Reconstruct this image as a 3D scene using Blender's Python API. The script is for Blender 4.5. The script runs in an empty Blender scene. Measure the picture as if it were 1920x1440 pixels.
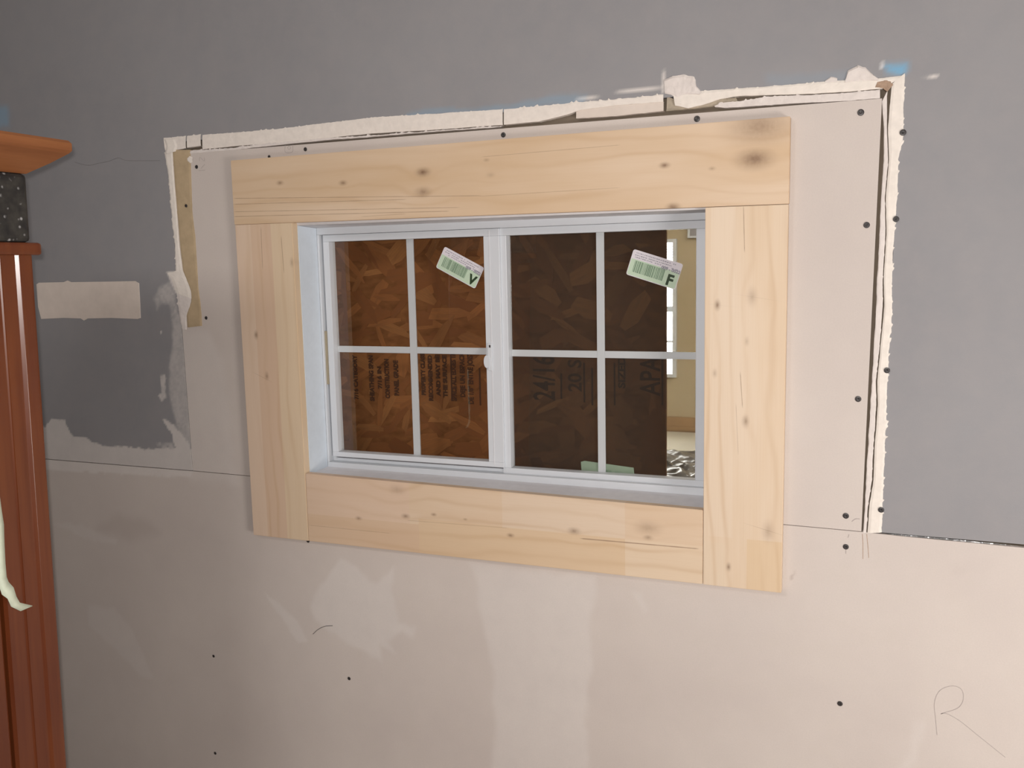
import bpy, bmesh, math, random
import numpy as np
from mathutils import Vector, Matrix

random.seed(5); rng = np.random.default_rng(7)
S = bpy.context.scene
COL = S.collection

# ------------------------------------------------------------------ camera
F = 1683.6
CAM = np.array([1.24488, -1.554075, 1.500317])
RT = np.array([0.92831282, 0.37119894, -0.02113412])
UP = np.array([-0.02801534, 0.12651688, 0.99156877])
FW = np.array([-0.3707431, 0.91989392, -0.12784651])
cd = bpy.data.cameras.new('camera'); cam = bpy.data.objects.new('camera', cd); COL.objects.link(cam)
cd.sensor_width = 36.0; cd.lens = F * 36.0 / 1920.0; cd.clip_start = 0.02
m = Matrix.Identity(4)
for i in range(3):
    m[i][0], m[i][1], m[i][2], m[i][3] = RT[i], UP[i], -FW[i], CAM[i]
cam.matrix_world = m
S.camera = cam

# ------------------------------------------------------------------ world, lights, exposure
S.view_settings.view_transform = 'Standard'; S.view_settings.look = 'None'
S.view_settings.gamma = 1.0; S.view_settings.exposure = 0.0; S.view_settings.use_curve_mapping = False
w = bpy.data.worlds.new('sky'); S.world = w; w.use_nodes = True
bg = w.node_tree.nodes['Background']; bg.inputs[0].default_value = (1.0, 0.98, 0.92, 1); bg.inputs[1].default_value = 18.0

def area(name, loc, target, size, power, color, sizey=None):
    d = bpy.data.lights.new(name, 'AREA'); d.energy = power; d.color = color
    d.shape = 'RECTANGLE'; d.size = size; d.size_y = sizey or size
    o = bpy.data.objects.new(name, d); COL.objects.link(o); o.location = loc
    o.rotation_euler = (Vector(target) - Vector(loc)).to_track_quat('-Z', 'Y').to_euler()
    return o
# the photographer's flash, beside the lens; a lamp at the right and added unseen fills join it
fl = bpy.data.lights.new('camera_flash', 'SPOT'); fl.energy = 46.0; fl.color = (1.0, 0.945, 0.905); fl.spot_size = math.radians(150); fl.spot_blend = .6; fl.shadow_soft_size = .008
fo = bpy.data.objects.new('camera_flash', fl); COL.objects.link(fo); fo.location = (1.238, -1.558, 1.518)
fo.rotation_euler = Vector((-.20, .95, -.12)).to_track_quat('-Z', 'Y').to_euler()
area('room_lamp', (2.45, -1.35, 0.85), (1.4, 0, 0.75), 0.55, 21.0, (1.0, 0.93, 0.88))
area('ceiling_fill', (0.3, -2.0, 2.38), (-0.1, -0.6, 0.6), 0.5, 15.0, (1.0, 0.95, 0.92))  # added fill from above that lifts the left side, no fixture
area('cool_fill', (3.1, -2.6, 1.5), (0.0, 0, 1.4), 0.9, 4.0, (0.74, 0.88, 1.0))  # added cool fill for the bluish jamb and right-hand paint
# added unseen fill that brightens the next room
area('next_room_fill', (2.1, 2.3, 2.6), (0.6, 3.2, 0.5), 0.5, 42.0, (1.0, 0.9, 0.74))

# ------------------------------------------------------------------ helpers
def at(px, py, y=0.0):
    """world point on the vertical plane Y=y for a point measured in the photograph"""
    r = (px - 960) * RT - (py - 720) * UP + F * FW
    return CAM + r * (y - CAM[1]) / r[1]
def xz(p, y=0.0):
    q = at(p[0], p[1], y); return float(q[0]), float(q[2])
def atx(px, py, x):
    r = (px - 960) * RT - (py - 720) * UP + F * FW
    return CAM + r * (x - CAM[0]) / r[0]
def atz(px, py, z):
    r = (px - 960) * RT - (py - 720) * UP + F * FW
    return CAM + r * (z - CAM[2]) / r[2]

def link(name, me, mat=None, parent=None, **props):
    o = bpy.data.objects.new(name, me); COL.objects.link(o)
    if mat is not None: me.materials.append(mat)
    if parent is not None:
        o.parent = parent
        if parent.get('_w'): o.matrix_parent_inverse = Matrix.Translation(-parent.location)
    for k, v in props.items(): o[k] = v
    return o
def empty(name, loc=(0, 0, 0), world=False, **props):
    o = bpy.data.objects.new(name, None); COL.objects.link(o); o.location = loc; o.empty_display_size = .05
    if world: o['_w'] = 1
    for k, v in props.items(): o[k] = v
    return o
def bm_obj(name, bm, mat, parent=None, smooth=False, **props):
    me = bpy.data.meshes.new(name); bm.normal_update(); bm.to_mesh(me); bm.free()
    if smooth:
        for p in me.polygons: p.use_smooth = True
    return link(name, me, mat, parent, **props)
def add_box(bm, x0, x1, y0, y1, z0, z1, bevel=0.0):
    r = bmesh.ops.create_cube(bm, size=1.0)
    vs = r['verts']
    for v in vs:
        v.co = Vector(((x0 + x1) / 2 + v.co.x * (x1 - x0), (y0 + y1) / 2 + v.co.y * (y1 - y0), (z0 + z1) / 2 + v.co.z * (z1 - z0)))
    if bevel:
        es = list({e for v in vs for e in v.link_edges})
        bmesh.ops.bevel(bm, geom=es, offset=bevel, segments=2, affect='EDGES', profile=.5)
def box(name, x0, x1, y0, y1, z0, z1, mat, parent=None, bevel=0.0, **props):
    bm = bmesh.new(); add_box(bm, x0, x1, y0, y1, z0, z1, bevel)
    return bm_obj(name, bm, mat, parent, **props)
def ring(name, x0, x1, z0, z1, wl, wr, wb, wt, y0, y1, mat, parent, bevel=0.0, **props):
    """rectangular frame of four members"""
    bm = bmesh.new()
    add_box(bm, x0, x1, y0, y1, z1 - wt, z1, bevel); add_box(bm, x0, x1, y0, y1, z0, z0 + wb, bevel)
    add_box(bm, x0, x0 + wl, y0, y1, z0 + wb, z1 - wt, bevel); add_box(bm, x1 - wr, x1, y0, y1, z0 + wb, z1 - wt, bevel)
    return bm_obj(name, bm, mat, parent, **props)

def vnoise(X, Z, scale, seed=0):
    """2-D value noise in -1..1"""
    X = np.asarray(X, float) / scale + 37.3 + seed * 11.7; Z = np.asarray(Z, float) / scale + 51.9 + seed * 5.3
    xi = np.floor(X).astype(np.int64); zi = np.floor(Z).astype(np.int64); fx = X - xi; fz = Z - zi
    fx = fx * fx * (3 - 2 * fx); fz = fz * fz * (3 - 2 * fz)
    def h(a, b):
        n = (a * 374761393 + b * 668265263 + seed * 974711) & 0x7fffffff
        n = ((n ^ (n >> 13)) * 1274126177) & 0x7fffffff
        return ((n ^ (n >> 16)) & 0xffff) / 32767.5 - 1
    return (h(xi, zi) * (1 - fx) + h(xi + 1, zi) * fx) * (1 - fz) + (h(xi, zi + 1) * (1 - fx) + h(xi + 1, zi + 1) * fx) * fz
def fnoise(X, Z, scale, seed=0, oct=3):
    t = 0; a = 1; s = 0
    for i in range(oct):
        t = t + a * vnoise(X, Z, scale / 2 ** i, seed + i * 3); s += a; a *= .55
    return t / s

def poly_sd(X, Z, P):
    """signed distance (negative inside) to polygon P"""
    d = np.full(X.shape, 1e9); ins = np.zeros(X.shape, bool); n = len(P)
    for i in range(n):
        ax, az = P[i]; bx, bz = P[(i + 1) % n]
        ex, ez = bx - ax, bz - az; wx, wz = X - ax, Z - az
        t = np.clip((wx * ex + wz * ez) / (ex * ex + ez * ez + 1e-12), 0, 1)
        d = np.minimum(d, (wx - ex * t) ** 2 + (wz - ez * t) ** 2)
        c = ((az > Z) != (bz > Z))
        xc = ax + (Z - az) * ex / (ez if abs(ez) > 1e-12 else 1e-12)
        ins ^= c & (X < xc)
    d = np.sqrt(d); return np.where(ins, -d, d)

# ------------------------------------------------------------------ node helpers
class NT:
    def __init__(s, name):
        s.m = bpy.data.materials.new(name); s.m.use_nodes = True; s.t = s.m.node_tree; s.n = s.t.nodes
        s.b = s.n['Principled BSDF']; s.out = s.n['Material Output']
    def L(s, a, b): s.t.links.new(a, b)
    def new(s, k, **kw):
        q = s.n.new(k)
        for a, b in kw.items(): setattr(q, a, b)
        return q
    def put(s, sock, v):
        if isinstance(v, bpy.types.NodeSocket): s.L(v, sock)
        elif isinstance(v, (tuple, list)) and sock.type == 'RGBA': sock.default_value = (*v[:3], 1)
        else: sock.default_value = v
    def math(s, op, a, b=0.0, c=None, clamp=False):
        q = s.new('ShaderNodeMath', operation=op, use_clamp=clamp); s.put(q.inputs[0], a); s.put(q.inputs[1], b)
        if c is not None: s.put(q.inputs[2], c)
        return q.outputs[0]
    def mix(s, f, a, b, mode='MIX'):
        q = s.new('ShaderNodeMix', data_type='RGBA', blend_type=mode); s.put(q.inputs[0], f); s.put(q.inputs[6], a); s.put(q.inputs[7], b)
        return q.outputs[2]
    def ramp(s, v, a, b, lo=0.0, hi=1.0):
        q = s.new('ShaderNodeMapRange', clamp=True); s.put(q.inputs[0], v); s.put(q.inputs[1], a); s.put(q.inputs[2], b); s.put(q.inputs[3], lo); s.put(q.inputs[4], hi)
        return q.outputs[0]
    def obj(s): return s.new('ShaderNodeTexCoord').outputs['Object']
    def scaled(s, v, sc):
        q = s.new('ShaderNodeMapping'); s.L(v, q.inputs[0]); q.inputs['Scale'].default_value = sc; return q.outputs[0]
    def noise(s, v, scale=5, detail=3, rough=.5, dist=0.0):
        q = s.new('ShaderNodeTexNoise'); s.L(v, q.inputs['Vector']); q.inputs['Scale'].default_value = scale
        q.inputs['Detail'].default_value = detail; q.inputs['Roughness'].default_value = rough; q.inputs['Distortion'].default_value = dist
        return q.outputs[0]
    def bump(s, h, strength=.3, dist=.001):
        q = s.new('ShaderNodeBump'); s.L(h, q.inputs['Height']); q.inputs['Strength'].default_value = strength; q.inputs['Distance'].default_value = dist
        s.L(q.outputs[0], s.b.inputs['Normal'])
    def attr(s, n): return s.new('ShaderNodeAttribute', attribute_name=n).outputs['Fac']
    def set(s, col=None, rough=None, spec=None, metal=None):
        if col is not None: s.put(s.b.inputs['Base Color'], col)
        if rough is not None: s.put(s.b.inputs['Roughness'], rough)
        if spec is not None: s.b.inputs['Specular IOR Level'].default_value = spec
        if metal is not None: s.b.inputs['Metallic'].default_value = metal

def simple(name, col, rough=.6, var=.06, scale=40, bump=.15, bd=.0005, spec=.4, metal=0.0):
    t = NT(name); n = t.noise(t.obj(), scale, 4, .6)
    f = t.ramp(n, .3, .7)
    c = t.mix(f, tuple(x * (1 - var) for x in col), tuple(min(1, x * (1 + var)) for x in col))
    t.set(c, rough, spec, metal)
    if bump: t.bump(n, bump, bd)
    return t.m

# ------------------------------------------------------------------ materials
def wall_material():
    t = NT('old_paint_and_drywall'); v = t.obj()
    big = t.noise(v, 3.0, 4, .6); mid = t.noise(v, 22, 4, .6); fine = t.noise(v, 420, 3, .7); roll = t.noise(v, 900, 2, .6)
    paint = t.mix(t.ramp(big, .3, .7), (.270, .268, .280), (.305, .302, .312))
    paint = t.mix(t.ramp(mid, .35, .7, 0, .35), paint, (.34, .32, .32))
    paper = t.mix(t.ramp(big, .3, .7), (.60, .535, .495), (.665, .60, .55))
    paper = t.mix(t.ramp(mid, .5, .8, 0, .25), paper, (.62, .56, .49))
    mudc = t.mix(t.ramp(mid, .3, .7), (.70, .655, .62), (.76, .71, .67))
    c = t.mix(t.attr('bare'), paint, paper)
    c = t.mix(t.attr('mud'), c, mudc)
    c = t.mix(t.attr('blue'), c, (.19, .42, .62))
    c = t.mix(t.attr('stain'), c, (.40, .33, .29))
    c = t.mix(t.ramp(fine, .35, .75, 0, .10), c, (.3, .27, .26))
    t.set(c, t.ramp(t.attr('bare'), 0, 1, .62, .85), .25)
    t.bump(t.math('ADD', t.math('MULTIPLY', roll, .5), fine), .25, .0006)
    return t.m
M = {}
M['wall'] = wall_material()
M['core'] = simple('raw_framing_wood', (.20, .16, .12), .9)
M['gypsum'] = simple('broken_gypsum_and_compound', (.83, .77, .70), .9, .06, 60, .35, .0012, .2)
M['gypsum_cut'] = simple('cut_gypsum_paper', (.82, .755, .69), .9, .05, 80, .25, .0008, .2)
M['lump'] = simple('dried_compound', (.74, .68, .64), .85, .06, 50, .5, .002, .2)
M['paper_grey'] = simple('torn_grey_brown_paper', (.42, .36, .28), .9, .15, 60, .5, .001, .2)
M['kraft'] = simple('tan_kraft_paper', (.50, .385, .245), .85, .10, 35, .2, .0005, .2)
M['patch'] = simple('patch_compound', (.72, .635, .565), .85, .05, 25, .3, .001, .2)
M['vinyl'] = simple('white_vinyl', (.645, .672, .705), .38, .015, 12, 0)
M['jamb'] = simple('white_painted_return', (.68, .755, .83), .55, .03, 60, .2, .0006)
M['sillpaint'] = simple('white_painted_sill', (.72, .71, .73), .6, .04, 50, .2, .0006)
M['felt'] = simple('tan_weatherstrip', (.36, .31, .22), .9)
M['dark'] = simple('dark_metal', (.04, .035, .035), .4, .2, 200, 0, spec=.5)
M['pencil'] = simple('pencil_line', (.42, .37, .35), .8, .1, 200, 0)
M['rust'] = simple('rust_drip', (.40, .28, .20), .9, .2, 200, 0)
M['foil'] = simple('foil_glint', (.85, .85, .85), .2, .1, 90, .5, .001, metal=1.0)
M['plainwall'] = simple('room_wall_paint', (.34, .32, .32), .8)
M['ceiling'] = simple('ceiling_paint', (.62, .60, .58), .9)
M['floor'] = simple('dusty_floor', (.35, .29, .24), .8)

def pine(name, vertical, knots, seed, base=((.70, .53, .335), (.76, .60, .42)), lamella=None, cracks=()):
    """knots: (x, z, radius, darkness, ring) in wall metres"""
    t = NT(name); v = t.obj()
    sep = t.new('ShaderNodeSeparateXYZ'); t.L(v, sep.inputs[0])
    Lc, Wc = (sep.outputs[2], sep.outputs[0]) if vertical else (sep.outputs[0], sep.outputs[2])
    yy = sep.outputs[1]
    def comb(sl, sw, off=0.0):
        q = t.new('ShaderNodeCombineXYZ'); t.put(q.inputs[0], t.math('MULTIPLY_ADD', Lc, sl, off + seed * 3.1))
        t.put(q.inputs[1], t.math('MULTIPLY_ADD', Wc, sw, seed * 1.7)); t.put(q.inputs[2], yy); return q.outputs[0]
    warp = t.noise(comb(1.6, 5.0), 1.0, 3, .5)
    g = t.math('MULTIPLY_ADD', warp, 9.0, t.math('MULTIPLY', Wc, 62.0 if not vertical else 80.0))
    dark = None
    for (kx, kz, kr, kd, rg) in knots:
        a, b = (kz, kx) if vertical else (kx, kz)
        dl = t.math('MULTIPLY', t.math('SUBTRACT', Lc, a), .55); dw = t.math('SUBTRACT', Wc, b)
        d2 = t.math('ADD', t.math('MULTIPLY', dl, dl), t.math('MULTIPLY', dw, dw)); d = t.math('SQRT', d2)
        g = t.math('ADD', g, t.math('MULTIPLY', t.ramp(d, 0, kr * 3.4, 1, 0), rg))
        kk = t.math('MULTIPLY', t.math('POWER', t.ramp(d, kr * .12, kr * 1.25, 1, 0), 1.6), kd)
        dark = kk if dark is None else t.math('MAXIMUM', dark, kk)
    s = t.math('MULTIPLY_ADD', t.math('SINE', t.math('MULTIPLY', g, 3.0)), .5, .5)
    line = t.math('POWER', s, 5.0)
    lvar = t.ramp(t.noise(comb(2.0, 14.0, 9.0), 1.0, 2), .35, .7)
    fine = t.noise(comb(7.0, 520.0), 1.0, 3, .6)
    tone = t.noise(comb(2.5, 16.0, 4.0), 1.0, 3, .5)
    c = t.mix(t.ramp(tone, .3, .7), base[0], base[1])
    if lamella:
        for (a0, a1, b0, b1, col) in lamella:   # glued laminate pieces, each its own wood: length span, width span
            mk = t.math('MULTIPLY', t.math('MULTIPLY', t.math('GREATER_THAN', Lc, a0), t.math('LESS_THAN', Lc, a1)),
                        t.math('MULTIPLY', t.math('GREATER_THAN', Wc, b0), t.math('LESS_THAN', Wc, b1)))
            c = t.mix(t.math('MULTIPLY', mk, .6), c, col)
    c = t.mix(t.math('MULTIPLY', line, t.math('MULTIPLY', lvar, .34)), c, (.52, .33, .17))
    c = t.mix(t.ramp(fine, .45, .75, 0, .16), c, (.62, .43, .25))
    for (x0, z0, x1, z1, wd, dk) in cracks:     # resin streaks and checks
        a0, b0, a1, b1 = (z0, x0, z1, x1) if vertical else (x0, z0, x1, z1)
        if a1 < a0: a0, b0, a1, b1 = a1, b1, a0, b0
        sl = (b1 - b0) / max(1e-6, a1 - a0)
        off = t.math('ABSOLUTE', t.math('SUBTRACT', t.math('SUBTRACT', Wc, b0), t.math('MULTIPLY', t.math('SUBTRACT', Lc, a0), sl)))
        off = t.math('ADD', off, t.math('MULTIPLY', t.math('SUBTRACT', t.noise(comb(40, 3), 1, 2), .5), wd * .8))
        mk = t.math('MULTIPLY', t.ramp(off, wd * .3, wd, 1, 0), t.math('MULTIPLY', t.ramp(Lc, a0 - .004, a0 + .004), t.ramp(Lc, a1 - .004, a1 + .004, 1, 0)))
        c = t.mix(t.math('MULTIPLY', mk, dk), c, (.28, .18, .12))
    if dark is not None:
        kn = t.noise(v, 160, 3); dk = t.math('MULTIPLY', dark, t.ramp(kn, .2, .6, .75, 1))
        c = t.mix(dk, c, (.17, .09, .05))
    t.set(c, .55, .3)
    t.bump(t.math('ADD', t.math('MULTIPLY', line, -.5), fine), .12, .0005)
    return t.m

# ------------------------------------------------------------------ masks on the wall (measured in the photograph, held in wall metres)
def PX(*pts): return [xz(p) for p in pts]
def wall_masks(X, Z):
    jx = X + .0045 * fnoise(X, Z, .014, 1); jz = Z + .0045 * fnoise(X, Z, .014, 2)
    kx = X + .010 * fnoise(X, Z, .05, 4); kz = Z + .010 * fnoise(X, Z, .05, 5)
    bare = np.zeros_like(X); mud = np.zeros_like(X); blue = np.zeros_like(X); stain = np.zeros_like(X)
    def lay(dst, P, k, soft, XX=jx, ZZ=jz, grain=0.0):
        P = PX(*P); xs = [p[0] for p in P]; zs = [p[1] for p in P]; mg = .05 + soft
        s = (X > min(xs) - mg) & (X < max(xs) + mg) & (Z > min(zs) - mg) & (Z < max(zs) + mg)
        if not s.any(): return
        d = poly_sd(XX[s], ZZ[s], P); a = np.clip(.5 - d / soft, 0, 1); a = a * a * (3 - 2 * a)
        if grain: a = a * np.clip(1 - grain * (.5 + fnoise(X[s], Z[s], .006, 9) + .6 * fnoise(X[s], Z[s], .03, 8)), 0, 1)
        dst[s] = np.maximum(dst[s], a * k)
    lay(mud, [(60, 792), (85, 800), (97, 785), (122, 788), (127, 806), (138, 820), (155, 820), (170, 826), (185, 832), (200, 838), (235, 838), (255, 839), (275, 842),
              (330, 841), (322, 815), (305, 787), (318, 790), (340, 812), (352, 826), (362, 850), (362, 895), (60, 880)], .8, .003)
    lay(mud, [(322, 600), (330, 585), (344, 596), (352, 700), (360, 840), (345, 830), (330, 800), (325, 765), (318, 740), (318, 690), (325, 640)], .55, .010, grain=.35)
    lay(mud, [(290, 560), (298, 540), (318, 528), (328, 545), (334, 590), (322, 595), (318, 570), (302, 568), (296, 580)], .55, .012, grain=.5)
    lay(mud, [(301, 705), (310, 704), (311, 745), (303, 752), (296, 742), (303, 735)], .75, .003, grain=.3)
    lay(mud, [(312, 510), (330, 508), (345, 520), (345, 560), (330, 548), (318, 530)], .9, .003)
    lay(mud, [(293, 828), (335, 830), (345, 842), (300, 842)], .5, .006, grain=.9)
    # lower sheet and patch: feathered compound
    lay(mud, [(640, 1050), (600, 1095), (585, 1140), (592, 1160), (640, 1200), (718, 1240), (716, 1213), (742, 1222), (728, 1200), (752, 1185), (773, 1196), (778, 1180), (745, 1170), (738, 1120), (737, 1065), (722, 1080), (705, 1092), (690, 1085), (668, 1060)], .55, .014, kx, kz)
    lay(mud, [(495, 1108), (520, 1125), (545, 1150), (568, 1178), (575, 1200), (560, 1205), (548, 1185), (530, 1155), (505, 1125)], .45, .008, kx, kz)
    lay(mud, [(885, 1060), (1115, 1080), (1108, 1180), (1104, 1300), (1100, 1450), (925, 1450), (925, 1260), (908, 1190), (897, 1120)], .5, .016, kx, kz)
    lay(mud, [(166, 1135), (215, 1140), (250, 1185), (290, 1275), (262, 1265), (215, 1215), (165, 1170)], .3, .012, kx, kz)
    lay(mud, [(340, 612), (395, 625), (420, 680), (430, 760), (438, 850), (445, 905), (360, 900), (345, 700)], .4, .03, kx, kz)
    lay(mud, [(100, 985), (150, 985), (220, 1012), (215, 1020), (140, 1002)], .3, .008, kx, kz)
    lay(mud, [(1715, 1350), (1735, 1352), (1712, 1440), (1690, 1440)], .3, .01, kx, kz)
    lay(mud, [(1180, 1110), (1200, 1115), (1215, 1150), (1205, 1152)], .3, .01, kx, kz)
    lay(stain, [(220, 965), (270, 975), (300, 1000), (240, 1010), (180, 990)], .22, .03, kx, kz)
    lay(stain, [(1482, 1085), (1490, 1070), (1492, 1072), (1488, 1090)], .5, .003)
    lay(stain, [(1782, 1060), (1805, 1064), (1805, 1075), (1784, 1075)], .10, .015)
    # left-over light blue paint along the cut line
    lay(blue, [(1662, 124), (1700, 120), (1703, 134), (1692, 142), (1668, 140)], .95, .014, kx, kz)
    lay(blue, [(-20, 195), (14, 200), (18, 236), (-20, 240)], .4, .02)
    lay(blue, [(758, 210), (860, 204), (945, 195), (1080, 176), (1100, 176), (1100, 192), (945, 207), (860, 216), (760, 222)], .28, .010, kx, kz)
    lay(blue, [(1440, 138), (1560, 132), (1600, 128), (1600, 150), (1440, 160)], .12, .015, kx, kz)
    # pale scratches
    for P in ([(1080, 186), (1160, 172), (1243, 161), (1243, 164), (1160, 175), (1080, 189)],
              [(1243, 176), (1244, 135), (1247, 120), (1248, 120), (1247, 140), (1246, 176)],
              [(1700, 144), (1740, 141), (1771, 144), (1771, 147), (1740, 144), (1700, 146.5)],
              [(1648, 118), (1654, 116), (1655, 127), (1649, 130)],
              [(1860, 1000), (1876, 1001), (1876, 1004), (1860, 1003)], [(1880, 1018), (1890, 1019), (1889, 1022), (1880, 1020)]):
        lay(mud, P, .9, .0016, X, Z)
    lay(mud, [(300, 620), (304, 620), (304, 625), (300, 625)], .8, .001, X, Z)
    return bare, mud, blue, stain

def panel_obj(name, quads, kind, parent, y=0.0, thick=.0125, hole=None):
    VV = []; FF = []; n0 = 0
    for (cs, step) in quads:
        TL, TR, BR, BL = [np.array(c, float) for c in cs]
        nu = max(1, int(max(np.linalg.norm(TR - TL), np.linalg.norm(BR - BL)) / step)); nv = max(1, int(max(np.linalg.norm(BL - TL), np.linalg.norm(BR - TR)) / step))
        U, W_ = np.meshgrid(np.linspace(0, 1, nu + 1), np.linspace(0, 1, nv + 1))
        P = TL * ((1 - U) * (1 - W_))[..., None] + TR * (U * (1 - W_))[..., None] + BR * (U * W_)[..., None] + BL * ((1 - U) * W_)[..., None]
        front = np.stack([P[..., 0].ravel(), np.full(P[..., 0].size, y), P[..., 1].ravel()], -1)
        loc = np.arange(len(front)).reshape(nv + 1, nu + 1); idx = loc + n0
        q = np.stack([idx[1:, :-1], idx[1:, 1:], idx[:-1, 1:], idx[:-1, :-1]], -1).reshape(-1, 4)
        if hole is not None:
            cx = ((P[1:, 1:, 0] + P[:-1, :-1, 0]) / 2).ravel(); cz = ((P[1:, 1:, 1] + P[:-1, :-1, 1]) / 2).ravel()
            q = q[~((cx > hole[0]) & (cx < hole[1]) & (cz > hole[2]) & (cz < hole[3]))]
        VV.append(front); FF.append(q); n0 += len(front)
        for line in (loc[0], loc[:, -1], loc[-1][::-1], loc[:, 0][::-1]):
            b = front[line].copy(); b[:, 1] = y + thick
            VV.append(b); bi = np.arange(len(line)) + n0; n0 += len(line)
            li = line + idx[0, 0]
            FF.append(np.stack([li[:-1], li[1:], bi[1:], bi[:-1]], -1))
    V = np.concatenate(VV); Fq = np.concatenate(FF)
    me = bpy.data.meshes.new(name)
    me.vertices.add(len(V)); me.vertices.foreach_set('co', V.astype(np.float32).ravel())
    me.loops.add(Fq.size); me.loops.foreach_set('vertex_index', Fq.astype(np.int32).ravel())
    me.polygons.add(len(Fq)); me.polygons.foreach_set('loop_start', np.arange(0, Fq.size, 4, dtype=np.int32))
    me.update(calc_edges=True); me.shade_flat()
    bare, mud, blue, stain = wall_masks(V[:, 0], V[:, 2])
    if kind == 'paper': bare[:] = 1
    for n, a in (('bare', bare), ('mud', mud), ('blue', blue), ('stain', stain)):
        at_ = me.attributes.new(n, 'FLOAT', 'POINT'); at_.data.foreach_set('value', a.astype(np.float32))
    return link(name, me, M['wall'], parent)

# ------------------------------------------------------------------ the setting: wall with its sheets of drywall
RX0, RX1, RY0, ZT = -1.7, 3.4, -3.4, 2.42
OPX0, OPX1, OPZ0, OPZ1 = .1565, .9815, 1.080, 1.592      # rough opening after the returns
wall = empty('wall_back', (0, 0, 0), kind='structure', label='old grey painted wall patched with bare drywall around the window', category='wall')
bm = bmesh.new()
for a in ((RX0, OPX0 - .01, 0, ZT), (OPX1 + .01, RX1, 0, ZT), (OPX0 - .01, OPX1 + .01, 0, OPZ0 - .01), (OPX0 - .01, OPX1 + .01, OPZ1 + .01, ZT)):
    add_box(bm, a[0], a[1], .0128, .098, a[2], a[3])
bm_obj('framing_core', bm, M['core'], wall)
ZJL, ZJR = 1.0672, 1.0548   # sheet joint heights, left and right of the window
oldL0, oldL1 = (-.1625, 1.800), (-.1548, ZJL + .0007)
topz = 1.7565               # patch top
oT = 1.781                  # bottom of the old sheet above the cut
fine, coarse = .0036, .05
panel_obj('drywall_panel', [
    (((RX0, oT), (-.9, oT), (-.9, ZJL), (RX0, ZJL)), coarse),
    (((-.9, oT), (-.164, oT), oldL1, (-.9, ZJL + .0007)), fine),
    (((-.9, 2.12), (1.6, 2.12), (1.6, oT), (-.9, oT)), .0055),
    (((RX0, 2.12), (-.9, 2.12), (-.9, oT), (RX0, oT)), coarse),
    (((RX0, ZT), (RX1, ZT), (RX1, 2.12), (RX0, 2.12)), coarse),
    (((1.6, 2.12), (RX1, 2.12), (RX1, oT), (1.6, oT)), coarse),
    (((1.276, oT), (1.6, oT), (1.6, ZJR + .001), (1.2655, ZJR + .0015)), .005),
    (((1.6, oT), (RX1, oT), (RX1, ZJR), (1.6, ZJR + .001)), coarse)], 'paint', wall)
panel_obj('drywall_panel', [
    (((-.1600, topz - .001), (1.2490, topz - .0065), (1.2375, ZJR + .0006), (-.1530, ZJL + .0006)), fine)], 'paper', wall, hole=(OPX0 - .008, OPX1 + .008, OPZ0 - .008, OPZ1 + .008))
panel_obj('drywall_panel', [
    (((RX0, ZJL), (-.9, ZJL), (-.9, 0), (RX0, 0)), coarse),
    (((-.9, ZJL - .0012), (-.16, ZJL - .0010), (-.16, .25), (-.9, .25)), .0055),
    (((-.16, ZJL - .0008), (1.25, ZJR - .0006), (1.25, .25), (-.16, .25)), .0045),
    (((1.25, ZJR - .0006), (1.30, ZJR - .0022), (1.30, .25), (1.25, .25)), .01),
    (((1.30, ZJR - .0022), (1.60, ZJR - .0058), (1.60, .25), (1.30, .25)), .01),
    (((1.60, ZJR - .0058), (RX1, ZJR - .006), (RX1, .25), (1.60, .25)), coarse),
    (((-.9, .25), (RX1, .25), (RX1, 0), (-.9, 0)), coarse)], 'paper', wall)

# ---- ribbons of broken gypsum, compound and paper that sit in and beside the cut
def resample(P, n):
    P = np.array(P, float); d = np.r_[0, np.cumsum(np.hypot(*np.diff(P, axis=0).T))]; t = np.linspace(0, d[-1], n)
    return np.stack([np.interp(t, d, P[:, 0]), np.interp(t, d, P[:, 1])], -1)
def ribbon(name, outer, inner, mat, parent=wall, y=-.0012, amp=.0004, jo=.0008, ji=.0006, step=.0018, nac=6, seed=0, jscale=.010, yb=.0115, **props):
    O = np.array([xz(p) for p in outer]); I = np.array([xz(p) for p in inner])
    n = max(4, int(np.hypot(*np.diff(O, axis=0).T).sum() / step)); O = resample(O, n); I = resample(I, n)
    d = O - I; L = np.hypot(*d.T)[:, None] + 1e-9; d = d / L
    s = np.arange(n) * step
    spike = np.maximum(0, vnoise(s, s * 0 + seed, .0042, seed + 5)) ** 2.5 * jo * 4.5
    O = O + d * (jo * fnoise(s, s * 0 + seed, jscale, seed, 4) * 1.2 + spike)[:, None]
    I = I - d * (ji * fnoise(s, s * 0 + seed + 9, jscale, seed + 2, 4))[:, None]
    rows = []; 
    for j in range(nac):
        f = j / (nac - 1); Q = O * (1 - f) + I * f
        yy = y + amp * fnoise(Q[:, 0], Q[:, 1], .012, seed + 3, 3)
        if j in (0, nac - 1): yy = yy * .4
        rows.append(np.stack([Q[:, 0], yy, Q[:, 1]], -1))
    a = rows[0].copy(); a[:, 1] = yb; b = rows[-1].copy(); b[:, 1] = yb
    rows = [a] + rows + [b]; R = np.array(rows); k = len(rows)
    idx = np.arange(k * n).reshape(k, n)
    q = np.stack([idx[:-1, :-1], idx[:-1, 1:], idx[1:, 1:], idx[1:, :-1]], -1).reshape(-1, 4)
    me = bpy.data.meshes.new(name); me.from_pydata(R.reshape(-1, 3).tolist(), [], q.tolist()); me.update()
    bmm = bmesh.new(); bmm.from_mesh(me); bmesh.ops.recalc_face_normals(bmm, faces=bmm.faces); bmm.to_mesh(me); bmm.free(); me.shade_flat()
    return link(name, me, mat, parent, **props)

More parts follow.
